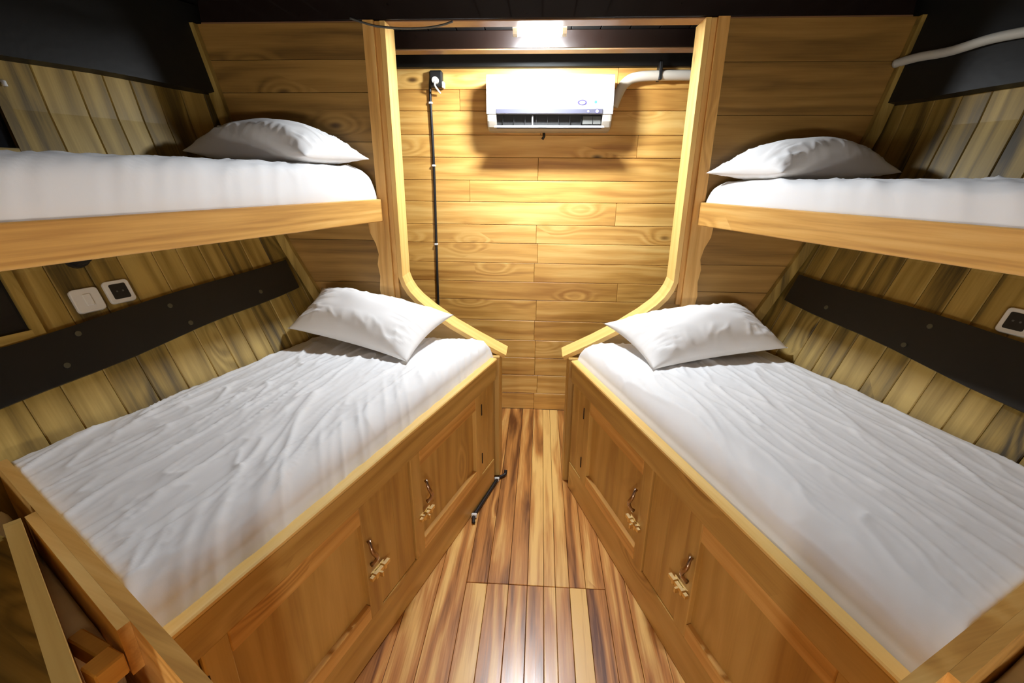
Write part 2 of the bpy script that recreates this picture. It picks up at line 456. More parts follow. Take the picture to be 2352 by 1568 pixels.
# ---- hull sides
def hull_side(s):
    n = 16
    zs = [0.0 + i * (CEIL + .02) / n for i in range(n + 1)]
    U0, U1 = -.56, 3.75
    vs_, fs = [], []
    for off in (.024, .06):
        for u in (U0, U1):
            for z in zs:
                vs_.append(FP(s, u, hull_v(z) + off, z))
    m = n + 1
    for i in range(n):
        for k in (0, 2 * m):
            fs.append([k + i, k + i + 1, k + m + i + 1, k + m + i])
    for i in range(n):
        fs.append([i, i + 1, 2 * m + i + 1, 2 * m + i]); fs.append([m + i, m + i + 1, 3 * m + i + 1, 3 * m + i])
    fs.append([0, m, 3 * m, 2 * m]); fs.append([n, m + n, 3 * m + n, 2 * m + n])
    w = raw('wall_' + SIDE[s], vs_, fs, M_GAP)
    tag(w, 'sloping plank hull side behind the %s berths' % SIDE[s], None, kind='structure')
    # planks, one shared mesh; the profile runs up the hull
    pz = [.42, .6, .75, .85, .93, 1.0, 1.12, 1.25, 1.35, 1.5, 1.65, 1.85, 2.0, 2.15, 2.3]
    meshes = []
    for wdt in (.094, .108, .122):
        pv, pf, pg = [], [], []
        al = 0.0
        for i, z in enumerate(pz):
            if i: al += math.hypot(z - pz[i - 1], hull_v(z) - hull_v(pz[i - 1]))
            h = wdt / 2
            for (uu, dd) in ((-h, .022), (-h, .003), (-h + .003, 0), (h - .003, 0), (h, .003), (h, .022)):
                pv.append((uu, hull_v(z) + dd, z)); pg.append((al, uu, dd))
        for i in range(len(pz) - 1):
            for k in range(5):
                pf.append([i * 6 + k, i * 6 + k + 1, (i + 1) * 6 + k + 1, (i + 1) * 6 + k])
        pf.append(list(range(6))); pf.append([(len(pz) - 1) * 6 + k for k in range(6)])
        me = bpy.data.meshes.new('hull_plank')
        me.from_pydata(pv, [], pf); me.update()
        bm = bmesh.new(); bm.from_mesh(me); bmesh.ops.recalc_face_normals(bm, faces=bm.faces); bm.to_mesh(me); bm.free()
        set_gc(me, pg); me.materials.append(M_HULL)
        meshes.append((wdt, me))
    eu, ev, ez, o = frame_axes(s)
    u = -.5
    while u < 3.7:
        wdt, me = R.choice(meshes)
        mw = Matrix((eu * s, ev, ez)).transposed().to_4x4()
        mw.translation = FP(s, u + wdt / 2, R.uniform(-.0015, .0015), 0)
        make('plank', me, M_HULL, w, mw)
        u += wdt + .0015
    # black stringer along the lower berth, drops a little towards the camera
    def strip(name, z0f, z1f, u0, u1, thick, mat, k=24):
        v_, f_ = [], []
        for i in range(k + 1):
            uu = u0 + (u1 - u0) * i / k
            z0, z1 = z0f(uu) + .004 * math.sin(9 * uu), z1f(uu) + .004 * math.sin(7 * uu + 1)
            for z in (z0, (z0 + z1) / 2, z1):
                p, nn = hull_at(s, uu, z, .001); q, _ = hull_at(s, uu, z, thick)
                v_ += [p, q]
        for i in range(k):
            a, b2 = i * 6, (i + 1) * 6
            f_ += [[a + 1, a + 3, b2 + 3, b2 + 1], [a + 3, a + 5, b2 + 5, b2 + 3], [a, a + 1, b2 + 1, b2], [a + 4, a + 5, b2 + 5, b2 + 4],
                   [a, a + 2, b2 + 2, b2], [a + 2, a + 4, b2 + 4, b2 + 2]]
        f_ += [[0, 2, 3, 1], [2, 4, 5, 3], [k * 6, k * 6 + 2, k * 6 + 3, k * 6 + 1], [k * 6 + 2, k * 6 + 4, k * 6 + 5, k * 6 + 3]]
        return raw(name, v_, f_, mat, w)
    top = (lambda uu: 1.270 - .078 * uu) if s < 0 else (lambda uu: 1.232 - .048 * uu)
    bot = (lambda uu: 1.140 - .092 * uu) if s < 0 else (lambda uu: 1.132 - .100 * uu)
    st = strip('stringer', bot, top, .40, 3.6, .035, M_BLACK)
    for uu, fr in ((.62, .3), (1.02, .75), (.98, .2), (1.33, .8), (1.40, .3), (1.8, .7)):
        z = bot(uu) + fr * (top(uu) - bot(uu))
        p, nn = hull_at(s, uu, z, .034)
        disc('bolt', p, nn, .009, .004, M_STEEL, st, n=10)
    clamp_z = 2.0 if s < 0 else 1.952
    strip('upper_stringer_shade', lambda uu: clamp_z, lambda uu: CEIL - .02, .36, 3.6, .045, M_BLACK)  # black strip stands in for the deep shade under the deck edge
    return w
WALL = {s: hull_side(s) for s in (-1, 1)}

# ---- forward partition (two wings with a wide opening that narrows to the aisle)
def open_x(z):
    return interp(z, [0, .758, .762, .835, .911, .99, 1.045, 1.085, 1.125, 1.165], [.182, .182, .19, .305, .434, .545, .61, .645, .668, OPEN_X])
def partition(s):
    pz = [0, .16, .36, .56, .76, .95, 1.13, 1.345, 1.60, 1.80, 2.008, 2.14, 2.283] if s < 0 else [0, .16, .36, .56, .76, .95, 1.115, 1.25, 1.45, 1.68, 1.915, 2.122, 2.283]
    root = None
    for i in range(len(pz) - 1):
        z0, z1 = pz[i] + .001, pz[i + 1] - .001
        zz = [z0 + (z1 - z0) * k / 4 for k in range(5)]
        pts = [(s * (open_x(z) + .012), z) for z in zz] + [(s * (hull_x(z) + .004), z) for z in reversed(zz)]
        if root is None:
            bk = [0, .4, .76, .9, 1.0, 1.1, 1.2, 1.6, 2.0, 2.283]
            root = prism('wall_forward_' + SIDE[s], M_GAP, 0, [(s * (open_x(z) + .02), z) for z in bk] + [(s * (hull_x(z) - .01), z) for z in reversed(bk)], 'v', B + .022, B + .04)
            tag(root, 'horizontal board partition on the %s of the opening' % SIDE[s], None, kind='structure')
        prism('plank', M_WING, 0, pts, 'v', B + R.uniform(0, .002), B + .022, root)
    # bent edging of the opening
    path = [(open_x(z), z) for z in (2.283, 1.9, 1.5, 1.165, 1.125, 1.085, 1.045, .99, .911, .835, .762)]
    path[-1] = (.150, .752)
    v_, f_, g_ = [], [], []
    al = 0
    for i, (px_, pz_) in enumerate(path):
        a = Vector(path[max(i - 1, 0)]); b2 = Vector(path[min(i + 1, len(path) - 1)])
        t = (b2 - a).normalized(); nn = Vector((-t.y, t.x))      # towards the partition
        if nn.x < 0 and i < 4: nn = -nn
        if i >= 4: nn = Vector((abs(nn.x), -abs(nn.y)))
        if i: al += (Vector(path[i]) - Vector(path[i - 1])).length
        for (w_, y_) in ((0, B - .016), (0, B + .125), (.022, B + .125), (.022, B - .016)):
            v_.append((s * (px_ + nn.x * w_), y_, pz_ + nn.y * w_)); g_.append((al, y_, w_))
    for i in range(len(path) - 1):
        for k in range(4):
            f_.append([i * 4 + k, i * 4 + (k + 1) % 4, (i + 1) * 4 + (k + 1) % 4, (i + 1) * 4 + k])
    f_ += [[0, 1, 2, 3], [len(path) * 4 - 4 + k for k in range(4)]]
    tr = raw('trim_%d' % (2 if s < 0 else 3), v_, f_, M_TRIM, None, None, g_)
    tag(tr, 'pale bent wooden edging round the %s side of the opening' % SIDE[s], None, kind='structure')
    # upright stiles beside the opening
    def sx(a, b2): return (min(s * a, s * b2), max(s * a, s * b2))
    a, b2 = sx(.704, .728)
    fbox('inner_stile', M_RAIL, 0, a, b2, B - .014, B, 1.05, 2.283, root, grain='z', bev=.002)
    # outer stile widens into a bracket with a scalloped edge under the upper berth
    pts = [(.728, 2.283), (.728, 1.02), (.79, 1.02), (.80, 1.10), (.792, 1.17), (.80, 1.23), (.79, 1.28), (.80, 1.33), (.825, 1.385), (.83, 1.441), (.775, 1.441), (.775, 2.283)]
    prism('outer_stile', M_RAIL, 0, [(s * p[0], p[1]) for p in pts], 'v', B - .030, B, root, grain=1)
    a, b2 = sx(.182, .246)
    fbox('aisle_post', M_CAB, 0, a, b2, B - .045, B + .12, 0, .752, root, grain='z', bev=.004)
    # corner batten along the hull
    zz = [.75 + i * (2.28 - .75) / 14 for i in range(15)]
    pts = [(s * (hull_x(z) - .058), z) for z in zz] + [(s * (hull_x(z) - .008), z) for z in reversed(zz)]
    prism('corner_batten', M_HULL, 0, pts, 'v', B - .03, B - .001, root, grain=1)
    return root
PART = {s: partition(s) for s in (-1, 1)}

# ---- rear wall of the cabin, behind the camera
wr = fbox('wall_rear', M_WALL, 0, -2.5, 2.5, -1.4, -1.36, 0, CEIL, bev=0)
tag(wr, 'plain wooden wall behind the camera', None, kind='structure')

# ================================================================== BERTHS
U_DIV = 1.80
def u_div(v): return U_DIV - .2 * v
RAIL_T = .765

def handle(s, u, z, parent, flip):
    pts = []
    for k in range(13):
        t = k / 12
        zz = z + .052 - .104 * t
        out = .022 * math.sin(math.pi * t) ** .7 + .004
        uu = u + .010 * math.sin(2 * math.pi * t) * flip
        pts.append(FP(s, uu, -.010 - out, zz))
    return tube('handle', pts, .0065, M_BRONZE, parent, 8, [1.3 if k in (0, 12) else .8 + .5 * math.sin(math.pi * k / 12) for k in range(13)])

def latch(s, u, z, parent):
    bm = bmesh.new()
    def bx(u0, u1, v0, v1, z0, z1):
        r = bmesh.ops.create_cube(bm, size=1.0)
        for v in r['verts']:
            v.co = FP(s, (u0 + u1) / 2 + v.co.x * (u1 - u0), (v0 + v1) / 2 + v.co.y * (v1 - v0), (z0 + z1) / 2 + v.co.z * (z1 - z0))
    bx(u - .040, u + .030, -.0125, -.009, z - .014, z + .014)
    bx(u - .058, u + .042, -.026, -.0135, z - .0065, z + .0065)
    bx(u - .034, u - .024, -.029, -.0115, z - .011, z + .011)
    bx(u + .014, u + .024, -.029, -.0115, z - .011, z + .011)
    bx(u - .004, u + .004, -.038, -.026, z - .016, z + .003)
    bmesh.ops.recalc_face_normals(bm, faces=bm.faces)
    me = bpy.data.meshes.new('latch'); bm.to_mesh(me); bm.free()
    return make('latch', me, M_BRASS, parent)

def lower_berth(s):
    side = SIDE[s]
    t = thing('storage_berth', FP(s, .9, .4, 0), 'honey wood lower berth with two cupboard doors along the %s of the aisle' % side, 'berth', 'lower berths')
    u0, u1 = .105, U_DIV + .0
    fbox('base_board', M_CAB, s, u0, u1, -.004, .016, .002, .165, t, grain='u')
    fbox('front_rail', M_CAB, s, u0, u1, -.016, .012, .648, RAIL_T - .016, t, grain='u')
    fbox('rail_cap', M_TRIM, s, u0 - .01, u1, -.020, .020, RAIL_T - .016, RAIL_T, t, grain='u', bev=.004)
    fbox('carcass', M_GAP, s, u0 + .02, u1 - .02, .018, .030, .002, .66, t, bev=0)
    zb, ztp = .167, .646
    doors = ((.27, .90, .84), (1.125, 1.725, 1.165))
    # upright boards between the doors
    def uprights(a, b, n):
        w_ = (b - a) / n
        for k in range(n):
            fbox('upright_board', M_CAB, s, a + k * w_ + .0008, a + (k + 1) * w_ - .0008, -.001, .016, zb, ztp, t, grain='z', bev=.002)
    uprights(u0, .268, 2); uprights(.902, 1.123, 2); uprights(1.727, u1, 1)
    for i, (a, b, hu) in enumerate(doors):
        st = .066
        d = fbox('door', M_CAB, s, a + st - .008, b - st + .008, .010, .0165, zb + .055, ztp - .062, t, grain='z', bev=.002)
        for p, q in ((a + .001, a + st), (b - st, b - .001)):
            fbox('stile', M_CAB, s, p, q, -.009, .0165, zb + .001, ztp - .001, d, grain='z', bev=.003)
        fbox('door_rail', M_RAIL, s, a + st, b - st, -.009, .0165, zb + .001, zb + .062, d, grain='u', bev=.003)
        fbox('door_rail', M_RAIL, s, a + st, b - st, -.009, .0165, ztp - .070, ztp - .001, d, grain='u', bev=.003)
        near = i == 0
        handle(s, hu - (.03 if near else -.005), .445, d, 1)
        latch(s, hu - (.01 if near else .02), .345, d)
        hx = a + .002 if near else b - .002
        for hz in (.27, .55):
            fbox('hinge', M_GAP, s, hx - .003, hx + .003, -.012, -.008, hz - .03, hz + .03, d, grain='z', bev=0)
    # boards that carry the mattress
    for k in range(6):
        v0 = .035 + k * .112
        fbox('bed_board', M_CAB, s, v0 * .33 + .16, U_DIV - .2 * v0 - .09, v0, v0 + .105, .655, .675, t, grain='u')
    return t
LOWER = {s: lower_berth(s) for s in (-1, 1)}

def fabric_noise(p, seed):
    return noise.noise(Vector((p[0] + seed * 13.7, p[1] - seed * 7.1, seed * 3.3)))

def mattress(name, s, u0f, u1f, v0, v1f, z0, z1, rad, seed, label, wr=1.0, gather=0.0, nu=230, nv=120, skew=.25, sag=0.0, group=None, rad_foot=.05):
    h = z1 - z0
    def prof(n, ln, ra, rb):
        # arc-length samples over a side wall, a rounded shoulder, the flat, and back
        sa_, sb_ = h - ra, h - rb
        aa, ab = ra * math.pi / 2, rb * math.pi / 2
        flat = ln - ra - rb
        tot = sa_ + sb_ + aa + ab + flat
        out = []
        for i in range(n):
            q = tot * i / (n - 1)
            if q < sa_: out.append((0.0, h - q)); continue
            q -= sa_
            if q < aa: th = q / ra; out.append((ra - ra * math.cos(th), ra - ra * math.sin(th))); continue
            q -= aa
            if q < flat: out.append((ra + q, 0.0)); continue
            q -= flat
            if q < ab: th = q / rb; out.append((ln - rb + rb * math.sin(th), rb - rb * math.cos(th))); continue
            q -= ab
            out.append((ln, min(h, rb + q)))
        return [(a / ln, d) for a, d in out]
    LU = u1f(v0) - u0f(v0)
    pu, pv = prof(nu, LU, rad, rad_foot), prof(nv, v1f(z1) - v0, rad, .05)
    grid = []
    for (a, da) in pu:
        row = []
        for (b, db) in pv:
            drop = min(h, math.sqrt(da * da + db * db))
            v = v0 + (v1f(z1) - v0) * b
            u = u0f(v) + (u1f(v) - u0f(v)) * a
            z = z1 - drop
            # bulge of the sides, soft crown
            edge = max(0.0, 1 - drop / h)
            z += .010 * math.sin(math.pi * min(1, max(0, a))) * math.sin(math.pi * b) * edge - sag * math.sin(math.pi * b) * edge
            if db > rad * .9 and b < .5: v -= .012 * math.sin(math.pi * min(1, (db - rad * .9) / (h - rad * .9 + 1e-6)))
            if da > rad * .9 and a < .5: u -= .010 * math.sin(math.pi * min(1, (da - rad * .9) / (h - rad * .9 + 1e-6)))
            # wrinkles running along the bed, pulled slightly towards one side
            q1, q2 = u, v + skew * (u - .9) + .05 * fabric_noise((u * 2.3, v * 2.3), seed + 5)
            w1 = 1 - abs(fabric_noise((q1 * 1.7, q2 * 9.0), seed)) * 2
            w2 = 1 - abs(fabric_noise((q1 * 3.2 + 4, q2 * 17.0), seed + 1)) * 2
            w3 = 1 - abs(fabric_noise((q1 * 7 + q2 * 6, q2 * 30.0), seed + 2)) * 2
            area = .45 + .55 * max(0.0, min(1.0, .5 + 1.3 * fabric_noise((u * 1.6, v * 2.0), seed + 9)))
            dz = (max(0, w1) ** 7 * .0095 + max(0, w2) ** 6 * .0085 * area + max(0, w3) ** 4 * .0032 * area) * wr
            dz += .006 * fabric_noise((u * 2, v * 3), seed + 3)
            if gather:
                fr = max(0.0, 1 - b / .22) if db < 1e-6 or b < .5 else 0
                g = 1 - abs(fabric_noise((u * 13 + v * 16, v * 5 + u * 1.0), seed + 4)) * 2
                dz += max(0, g) ** 2 * .011 * gather * fr
                v -= max(0, g) * .003 * gather * min(1, db / .03)
            v = min(v, hull_v(z) - .006)
            row.append(FP(s, u, v, z + dz * edge))
        grid.append(row)
    verts = [p for row in grid for p in row]
    faces = []
    for i in range(nu - 1):
        for j in range(nv - 1):
            faces.append([i * nv + j, i * nv + j + 1, (i + 1) * nv + j + 1, (i + 1) * nv + j])
    rim = [j for j in range(nv)] + [i * nv + nv - 1 for i in range(1, nu)] + [(nu - 1) * nv + j for j in range(nv - 2, -1, -1)] + [i * nv for i in range(nu - 2, 0, -1)]
    faces.append(rim)
    c = FP(s, (u0f(.4) + u1f(.4)) / 2, (v0 + v1f(z1)) / 2, z0)
    o = raw(name, [p - c for p in verts], faces, M_SHEET, None, Matrix.Translation(c), None, True)
    return tag(o, label, 'mattress', group)

TA = math.tan(ANG)
mattress('mattress', -1, lambda v: v * TA + .055, lambda v: u_div(v) - .004, .024, lambda z: .868, .677, .870, .085, 1,
         'white wrinkled mattress on the lower left berth', wr=.95, gather=1.0, skew=.16, rad_foot=.012, nu=340, nv=180, group='lower mattresses')
mattress('mattress', 1, lambda v: v * TA + .055, lambda v: u_div(v) - .004, .030, lambda z: .868, .677, .870, .100, 2,
         'white smoother mattress on the lower right berth', wr=.6, gather=.15, skew=.10, rad_foot=.012, nu=340, nv=180, group='lower mattresses')

# ---- upper berths
UV = .534
def upper_berth(s):
    t = thing('upper_berth', FP(s, 1.2, .8, 1.44), 'golden wood upper berth with deep front rail on the %s side' % SIDE[s], 'berth', 'upper berths')
    fbox('front_rail', M_RAIL, s, UV * TA + .035, 2.6, UV, UV + .032, 1.441, 1.545, t, grain='u', bev=.003)
    for k in range(5):
        v0 = UV + .034 + k * .1
        fbox('bed_board', M_CAB, s, v0 * TA + .06, 2.6, v0, v0 + .095, 1.475, 1.495, t, grain='u')
    return t
UPPER = {s: upper_berth(s) for s in (-1, 1)}
mattress('mattress', -1, lambda v: v * TA + .04, lambda v: 2.58, UV + .030, lambda z: 1.125, 1.497, 1.690, .075, 3,
         'white mattress on the upper left berth above the deep knotty rail', wr=.8, gather=.6, nu=240, nv=70, skew=.1, group='upper mattresses')
mattress('mattress', 1, lambda v: v * TA + .04, lambda v: 2.58, UV + .030, lambda z: 1.125, 1.497, 1.640, .060, 4,
         'white mattress on the upper right berth', wr=.8, gather=.6, nu=240, nv=70, skew=.1, group='upper mattresses')

# ---- pillows: a stuffed sheet between four corner points
def pillow(s, A, Bc, C, Dd, thick, seed, label, belly=.35):
    """corners in the berth frame: A aisle-near, Bc hull-near, C hull-far, Dd aisle-far"""
    n, m = 64, 48
    P = [FP(s, *q) for q in (A, Bc, C, Dd)]
    nrm = ((P[1] - P[0]).cross(P[3] - P[0])).normalized()
    if nrm.z < 0: nrm = -nrm
    verts, idx = [], {}
    def pos(i, j, side):
        a, b = 2 * i / n - 1, 2 * j / m - 1
        # edges draw in between the corners
        a2 = a * (1 - .085 * (1 - b * b) * abs(a))
        b2 = b * (1 - .11 * (1 - a * a) * abs(b))
        fa, fb = (a2 + 1) / 2, (b2 + 1) / 2
        p = (P[0] * (1 - fa) + P[1] * fa) * (1 - fb) + (P[3] * (1 - fa) + P[2] * fa) * fb
        g = max(0, (1 - abs(a) ** 2.3)) ** .62 * max(0, (1 - abs(b) ** 2.3)) ** .62
        ed = 1 - g
        wv = 1 - abs(fabric_noise((a * 6.5 - b * 1.5, b * 1.7), seed)) * 2
        wv2 = 1 - abs(fabric_noise((a * 1.7 + 3, b * 6.0 + a * 1.2), seed + 1)) * 2
        band_b = max(0, abs(b) - .35) / .65; band_a = max(0, abs(a) - .45) / .55
        wz = (max(0, wv) ** 3 * .007 * band_b * (1 - band_b) * 4 + max(0, wv2) ** 3 * .007 * band_a * (1 - band_a) * 4)
        wz += .010 * fabric_noise((a * 2.2, b * 2.2), seed + 2) * g
        hh = thick * g + (wz * min(1, g * 3))
        return p + nrm * (hh if side else -hh * belly)
    def vid(i, j, side):
        rim = i in (0, n) or j in (0, m)
        k = (i, j, True if rim else side)
        if k not in idx:
            idx[k] = len(verts); verts.append(pos(i, j, side))
        return idx[k]
    faces = []
    for side in (True, False):
        for i in range(n):
            for j in range(m):
                f = [vid(i, j, side), vid(i + 1, j, side), vid(i + 1, j + 1, side), vid(i, j + 1, side)]
                if len(set(f)) == 4: faces.append(f)
    c = sum(P, Vector()) / 4
    o = raw('pillow', [v - c for v in verts], faces, M_PILLOW, None, Matrix.Translation(c), None, True)
    return tag(o, label, 'pillow', 'white pillows')
pillow(-1, (.572, .200, .885), (.573, .868, .958), (.36, .83, 1.115), (.135, .200, .985), .112, 11, 'plump white pillow on the lower left berth, one corner raised against the partition')
pillow(1, (.560, .160, .885), (.556, .85, .922), (.32, .80, 1.06), (.120, .130, .960), .115, 12, 'plump white pillow on the lower right berth')
pillow(-1, (.61, .585, 1.722), (.72, 1.145, 1.742), (.44, 1.12, 1.77), (.25, .545, 1.722), .135, 13, 'white pillow on the upper left berth, tucked against the partition')
pillow(1, (.60, .595, 1.672), (.66, 1.12, 1.678), (.40, 1.08, 1.71), (.23, .52, 1.672), .128, 14, 'white pillow on the upper right berth')

# ================================================================== DIVIDERS AND NEAR BERTHS
def divider(s):
    t = thing('berth_divider', FP(s, U_DIV, .3, 0), 'thick wooden divider board at the foot of the lower %s berth' % SIDE[s], 'divider', 'berth dividers')
    def slab(name, mat, v0, v1, d0, d1, z0, z1, grain):
        zs = [z0 + (z1 - z0) * k / 8 for k in range(9)]
        vs_, g = [], []
        for z in zs:
            ve = min(v1, hull_v(z) - .012)
            for a, b in ((u_div(v0) + d0, v0), (u_div(ve) + d0, ve), (u_div(ve) + d1, ve), (u_div(v0) + d1, v0)):
                vs_.append(FP(s, a, b, z)); g.append((b, z, a))
        fs = [[0, 1, 2, 3], [32, 33, 34, 35]]
        for i in range(8):
            fs += [[i * 4 + k, i * 4 + (k + 1) % 4, i * 4 + 4 + (k + 1) % 4, i * 4 + 4 + k] for k in range(4)]
        c = sum(vs_, Vector()) / len(vs_)
        return raw(name, [v - c for v in vs_], fs, mat, t, Matrix.Translation(c), g)
    slab('panel', M_RAIL, -.36, .80, 0, .026, .02, .90, 'v')
    slab('cap_strip', M_RAIL, -.06, .455, .0262, .047, .79, .9, 'v')
    return t
for s in (-1, 1): divider(s)

def near_berth(s):
    t = thing('near_berth', FP(s, 2.3, .3, 0), 'lower %s berth nearest the camera, cut off by the picture edge' % SIDE[s], 'berth', 'near berths')
    u0 = U_DIV + .062
    ue = 1.90 if s < 0 else 2.9
    fbox('rail_cap', M_TRIM, s, u0, ue + .008, -.065, -.022, .805, .852, t, grain='u', bev=.003)
    fbox('ledge_board', M_CAB, s, u0 - .006, ue - .018, -.021, .072, .80, .845, t, grain='u', bev=.003)
    fbox('front_board', M_CAB, s, u0 + .07, 2.9, -.05, -.03, .42, .80, t, grain='u')
    fbox('front_board', M_CAB, s, u0 + .03, 2.9, -.05, -.03, .01, .41, t, grain='u')
    for k in range(5):
        v0 = .075 + k * .12
        fbox('bed_board', M_CAB, s, u0, 2.9, v0, v0 + .11, .62, .64, t, grain='u')
    return t
for s in (-1, 1):
    near_berth(s)
    mattress('mattress', s, lambda v: U_DIV - .2 * v + .052, lambda v: 2.85, .076, lambda z: .70, .642, .83, .02, 20 + s,
             'white mattress of the near %s berth, a corner showing past the divider' % SIDE[s], wr=.6, nu=60, nv=40, rad_foot=.02, group='near mattresses')

# upright board standing slantwise at the left picture edge, with the shelf it carries
t = thing('frame_board', FP(-1, 1.9, .25, .62), 'dark upright board and shelf with pale rounded edge at the lower left picture corner', 'board')
p1, p2 = Vector((1.765, .445)), Vector((1.965, -.20))
dr = (p2 - p1).normalized(); nr = Vector((-dr.y, dr.x))
if nr.y < 0: nr = -nr
prof_ = [(0, .62), (0, .895), (.02, .918), (.05, .925), (.672, .925), (.672, .62)]
v_, f_, g_ = [], [], []
for off in (0, .028):
    for (l_, z_) in prof_:
        q = p1 + dr * l_ + nr * off
        v_.append(FP(-1, q.x, q.y, z_)); g_.append((l_, z_, off))
n_ = len(prof_)
f_ = [list(range(n_)), list(range(n_, 2 * n_))] + [[k, (k + 1) % n_, n_ + (k + 1) % n_, n_ + k] for k in range(n_)]
raw('edge_board', v_, f_, M_CAB, t, None, g_)
poly = [p1 + nr * .030, p2 + nr * .030, Vector((2.6, -.16)), Vector((2.6, .70)), Vector((1.80, .70))]
prism('shelf_panel', M_HULL, -1, [(q.x, q.y) for q in poly], 'z', .845, .87, t, grain=1)

# ================================================================== AIR CONDITIONER
def air_con():
    x0, x1 = -.312, .407
    t = thing('air_conditioner', ((x0 + x1) / 2, D, 1.905), 'white split air conditioner on the end wall, outlet flap open', 'air conditioner')
    # side profile (y, z): back, top, curved front, rounded chin
    prof = [(D, 1.925), (D, 2.185), (D - .03, 2.195), (D - .165, 2.195), (D - .185, 2.188), (D - .197, 2.165), (D - .203, 2.08), (D - .200, 1.99),
            (D - .190, 1.955), (D - .170, 1.925), (D - .140, 1.908), (D - .095, 1.903), (D - .03, 1.905)]
    n = len(prof)
    xs = [(x0, .93), (x0 + .004, .985), (x0 + .012, 1.0), (x1 - .012, 1.0), (x1 - .004, .985), (x1, .93)]
    cy, cz = D - .06, 2.05
    vs_, fs = [], []
    for xx, k in xs:
        for (y, z) in prof:
            vs_.append((xx, y if y > D - .02 else cy + (y - cy) * k, cz + (z - cz) * (k if y <= D - .02 else k)))
    for i in range(len(xs) - 1):
        for k in range(n):
            # leave the outlet open along the chin of the middle span
            if i == 2 and k in (7, 8): continue
            fs.append([i * n + k, i * n + (k + 1) % n, (i + 1) * n + (k + 1) % n, (i + 1) * n + k])
    fs += [list(range(n)), [(len(xs) - 1) * n + k for k in range(n)]]
    o = raw('casing', vs_, fs, M_ACB, t)
    # closing cheeks either side of the outlet
    for a, b in ((x0 + .012, x0 + .055), (x1 - .055, x1 - .012)):
        pts = [(prof[k][0], prof[k][1]) for k in (7, 8, 9)] + [(D - .12, 1.93), (D - .12, 1.99)]
        prism('cheek', M_ACB, 0, pts, 'u', a, b, t)
    # outlet throat
    fbox('outlet', M_DARK, 0, x0 + .055, x1 - .055, D - .15, D - .12, 1.925, 2.0, t, bev=0)
    fbox('outlet_floor', M_ACG, 0, x0 + .055, x1 - .055, D - .178, D - .12, 1.918, 1.924, t, bev=0)
    fbox('grille_block', M_GREYP, 0, x1 - .165, x1 - .06, D - .165, D - .15, 1.94, 1.985, t, bev=.002)
    for k in range(9):
        xx = x0 + .09 + k * .065
        fbox('vane', M_DARK, 0, xx, xx + .002, D - .17, D - .15, 1.927, 1.985, t, bev=0)
    fbox('flap_arm', M_ACW, 0, -.052, -.044, D - .185, D - .15, 1.925, 1.985, t, bev=.001)
    # front panel
    pf = [(D - .176, 2.1975), (D - .188, 2.1925), (D - .200, 2.168), (D - .2065, 2.08), (D - .2035, 1.991), (D - .199, 1.991), (D - .199, 2.08), (D - .193, 2.16), (D - .18, 2.188)]
    prism('front_panel', M_ACW, 0, pf, 'u', x0 - .001, x1 + .001, t)
    # grey stripe, flap
    fbox('stripe', M_ACG, 0, x0 + .055, x1 - .058, D - .2085, D - .204, 1.994, 2.016, t, bev=0)
    vs_ = []
    for xx in (x0 + .046, x1 - .046):
        vs_ += [(xx, D - .185, 1.934), (xx, D - .236, 1.921), (xx, D - .237, 1.917), (xx, D - .185, 1.929)]
    raw('flap', vs_, [[0, 1, 2, 3], [4, 5, 6, 7]] + [[k, (k + 1) % 4, 4 + (k + 1) % 4, 4 + k] for k in range(4)], M_ACW, t)
    # emblems and indicator rings
    yy = D - .2062
    disc('oval_emblem', (.232, yy + .001, 2.050), (0, -1, 0), .0135, .0022, M_RING, t, 28, .0095, 1.9)
    disc('swirl_emblem', (.308, yy + .001, 2.052), (0, -1, 0), .0075, .0015, M_TEAL, t, 20)
    disc('swirl_arc', (.311, yy + .001, 2.056), (0, -1, 0), .0145, .0012, M_LIME, t, 24, .0115)
    for xx, rr in ((.268, .009), (.318, .0125)):
        disc('indicator_ring', (xx, yy + .0005, 2.005), (0, -1, 0), rr, .0042, M_RING, t, 24, rr * .76)
        disc('indicator', (xx, yy + .0005, 2.005), (0, -1, 0), rr * .76, .0038, M_ACW, t, 24)
    return t
air_con()
# lagged pipe from the unit to the right, with black hanger
t = thing('air_conditioner_pipe', (.7, D - .03, 2.15), 'pale lagged pipe leaving the right side of the air conditioner', 'pipe')
tube('pipe', spline([(.43, D - .045, 2.05), (.455, D - .045, 2.12), (.49, D - .045, 2.175), (.55, D - .045, 2.203), (.7, D - .045, 2.212), (1.05, D - .045, 2.212)]), .028, M_LAG, t, 12)
fbox('hanger', M_DARK, 0, .672, .690, D - .078, D, 2.185, 2.28, t, grain='z')
# small black drain stub below the unit
tag(tube('drain_stub', [(.02, D - .05, 1.905), (.022, D - .05, 1.885), (.012, D - .05, 1.868)], .008, M_DARK), 'small black hook below the air conditioner', 'hook')

# ================================================================== LAMPS
def ceiling_lamp(x, y, lab, mat, w=.25, d=.10):
    t = thing('ceiling_lamp', (x, y, CEIL), lab, 'lamp', 'ceiling lamps')
    fbox('housing', M_LAMPB, 0, x - w / 2, x + w / 2, y - d / 2, y + d / 2, 2.335, CEIL, t, bev=.004)
    # curved diffuser
    pr = [(y - d / 2 + .006, 2.335), (y - d / 2 + .008, 2.300), (y - d / 4, 2.281), (y, 2.276), (y + d / 4, 2.281), (y + d / 2 - .008, 2.300), (y + d / 2 - .006, 2.335)]
    prism('diffuser', mat, 0, pr, 'u', x - w / 2 + .022, x + w / 2 - .022, t)
    pr2 = [(y + (p[0] - y) * 1.05, p[1] - (.003 if p[1] < 2.33 else 0)) for p in pr]
    for a, b in ((x - w / 2, x - w / 2 + .021), (x + w / 2 - .021, x + w / 2)):
        prism('end_cap', M_LAMPB, 0, pr2, 'u', a, b, t)
    return t
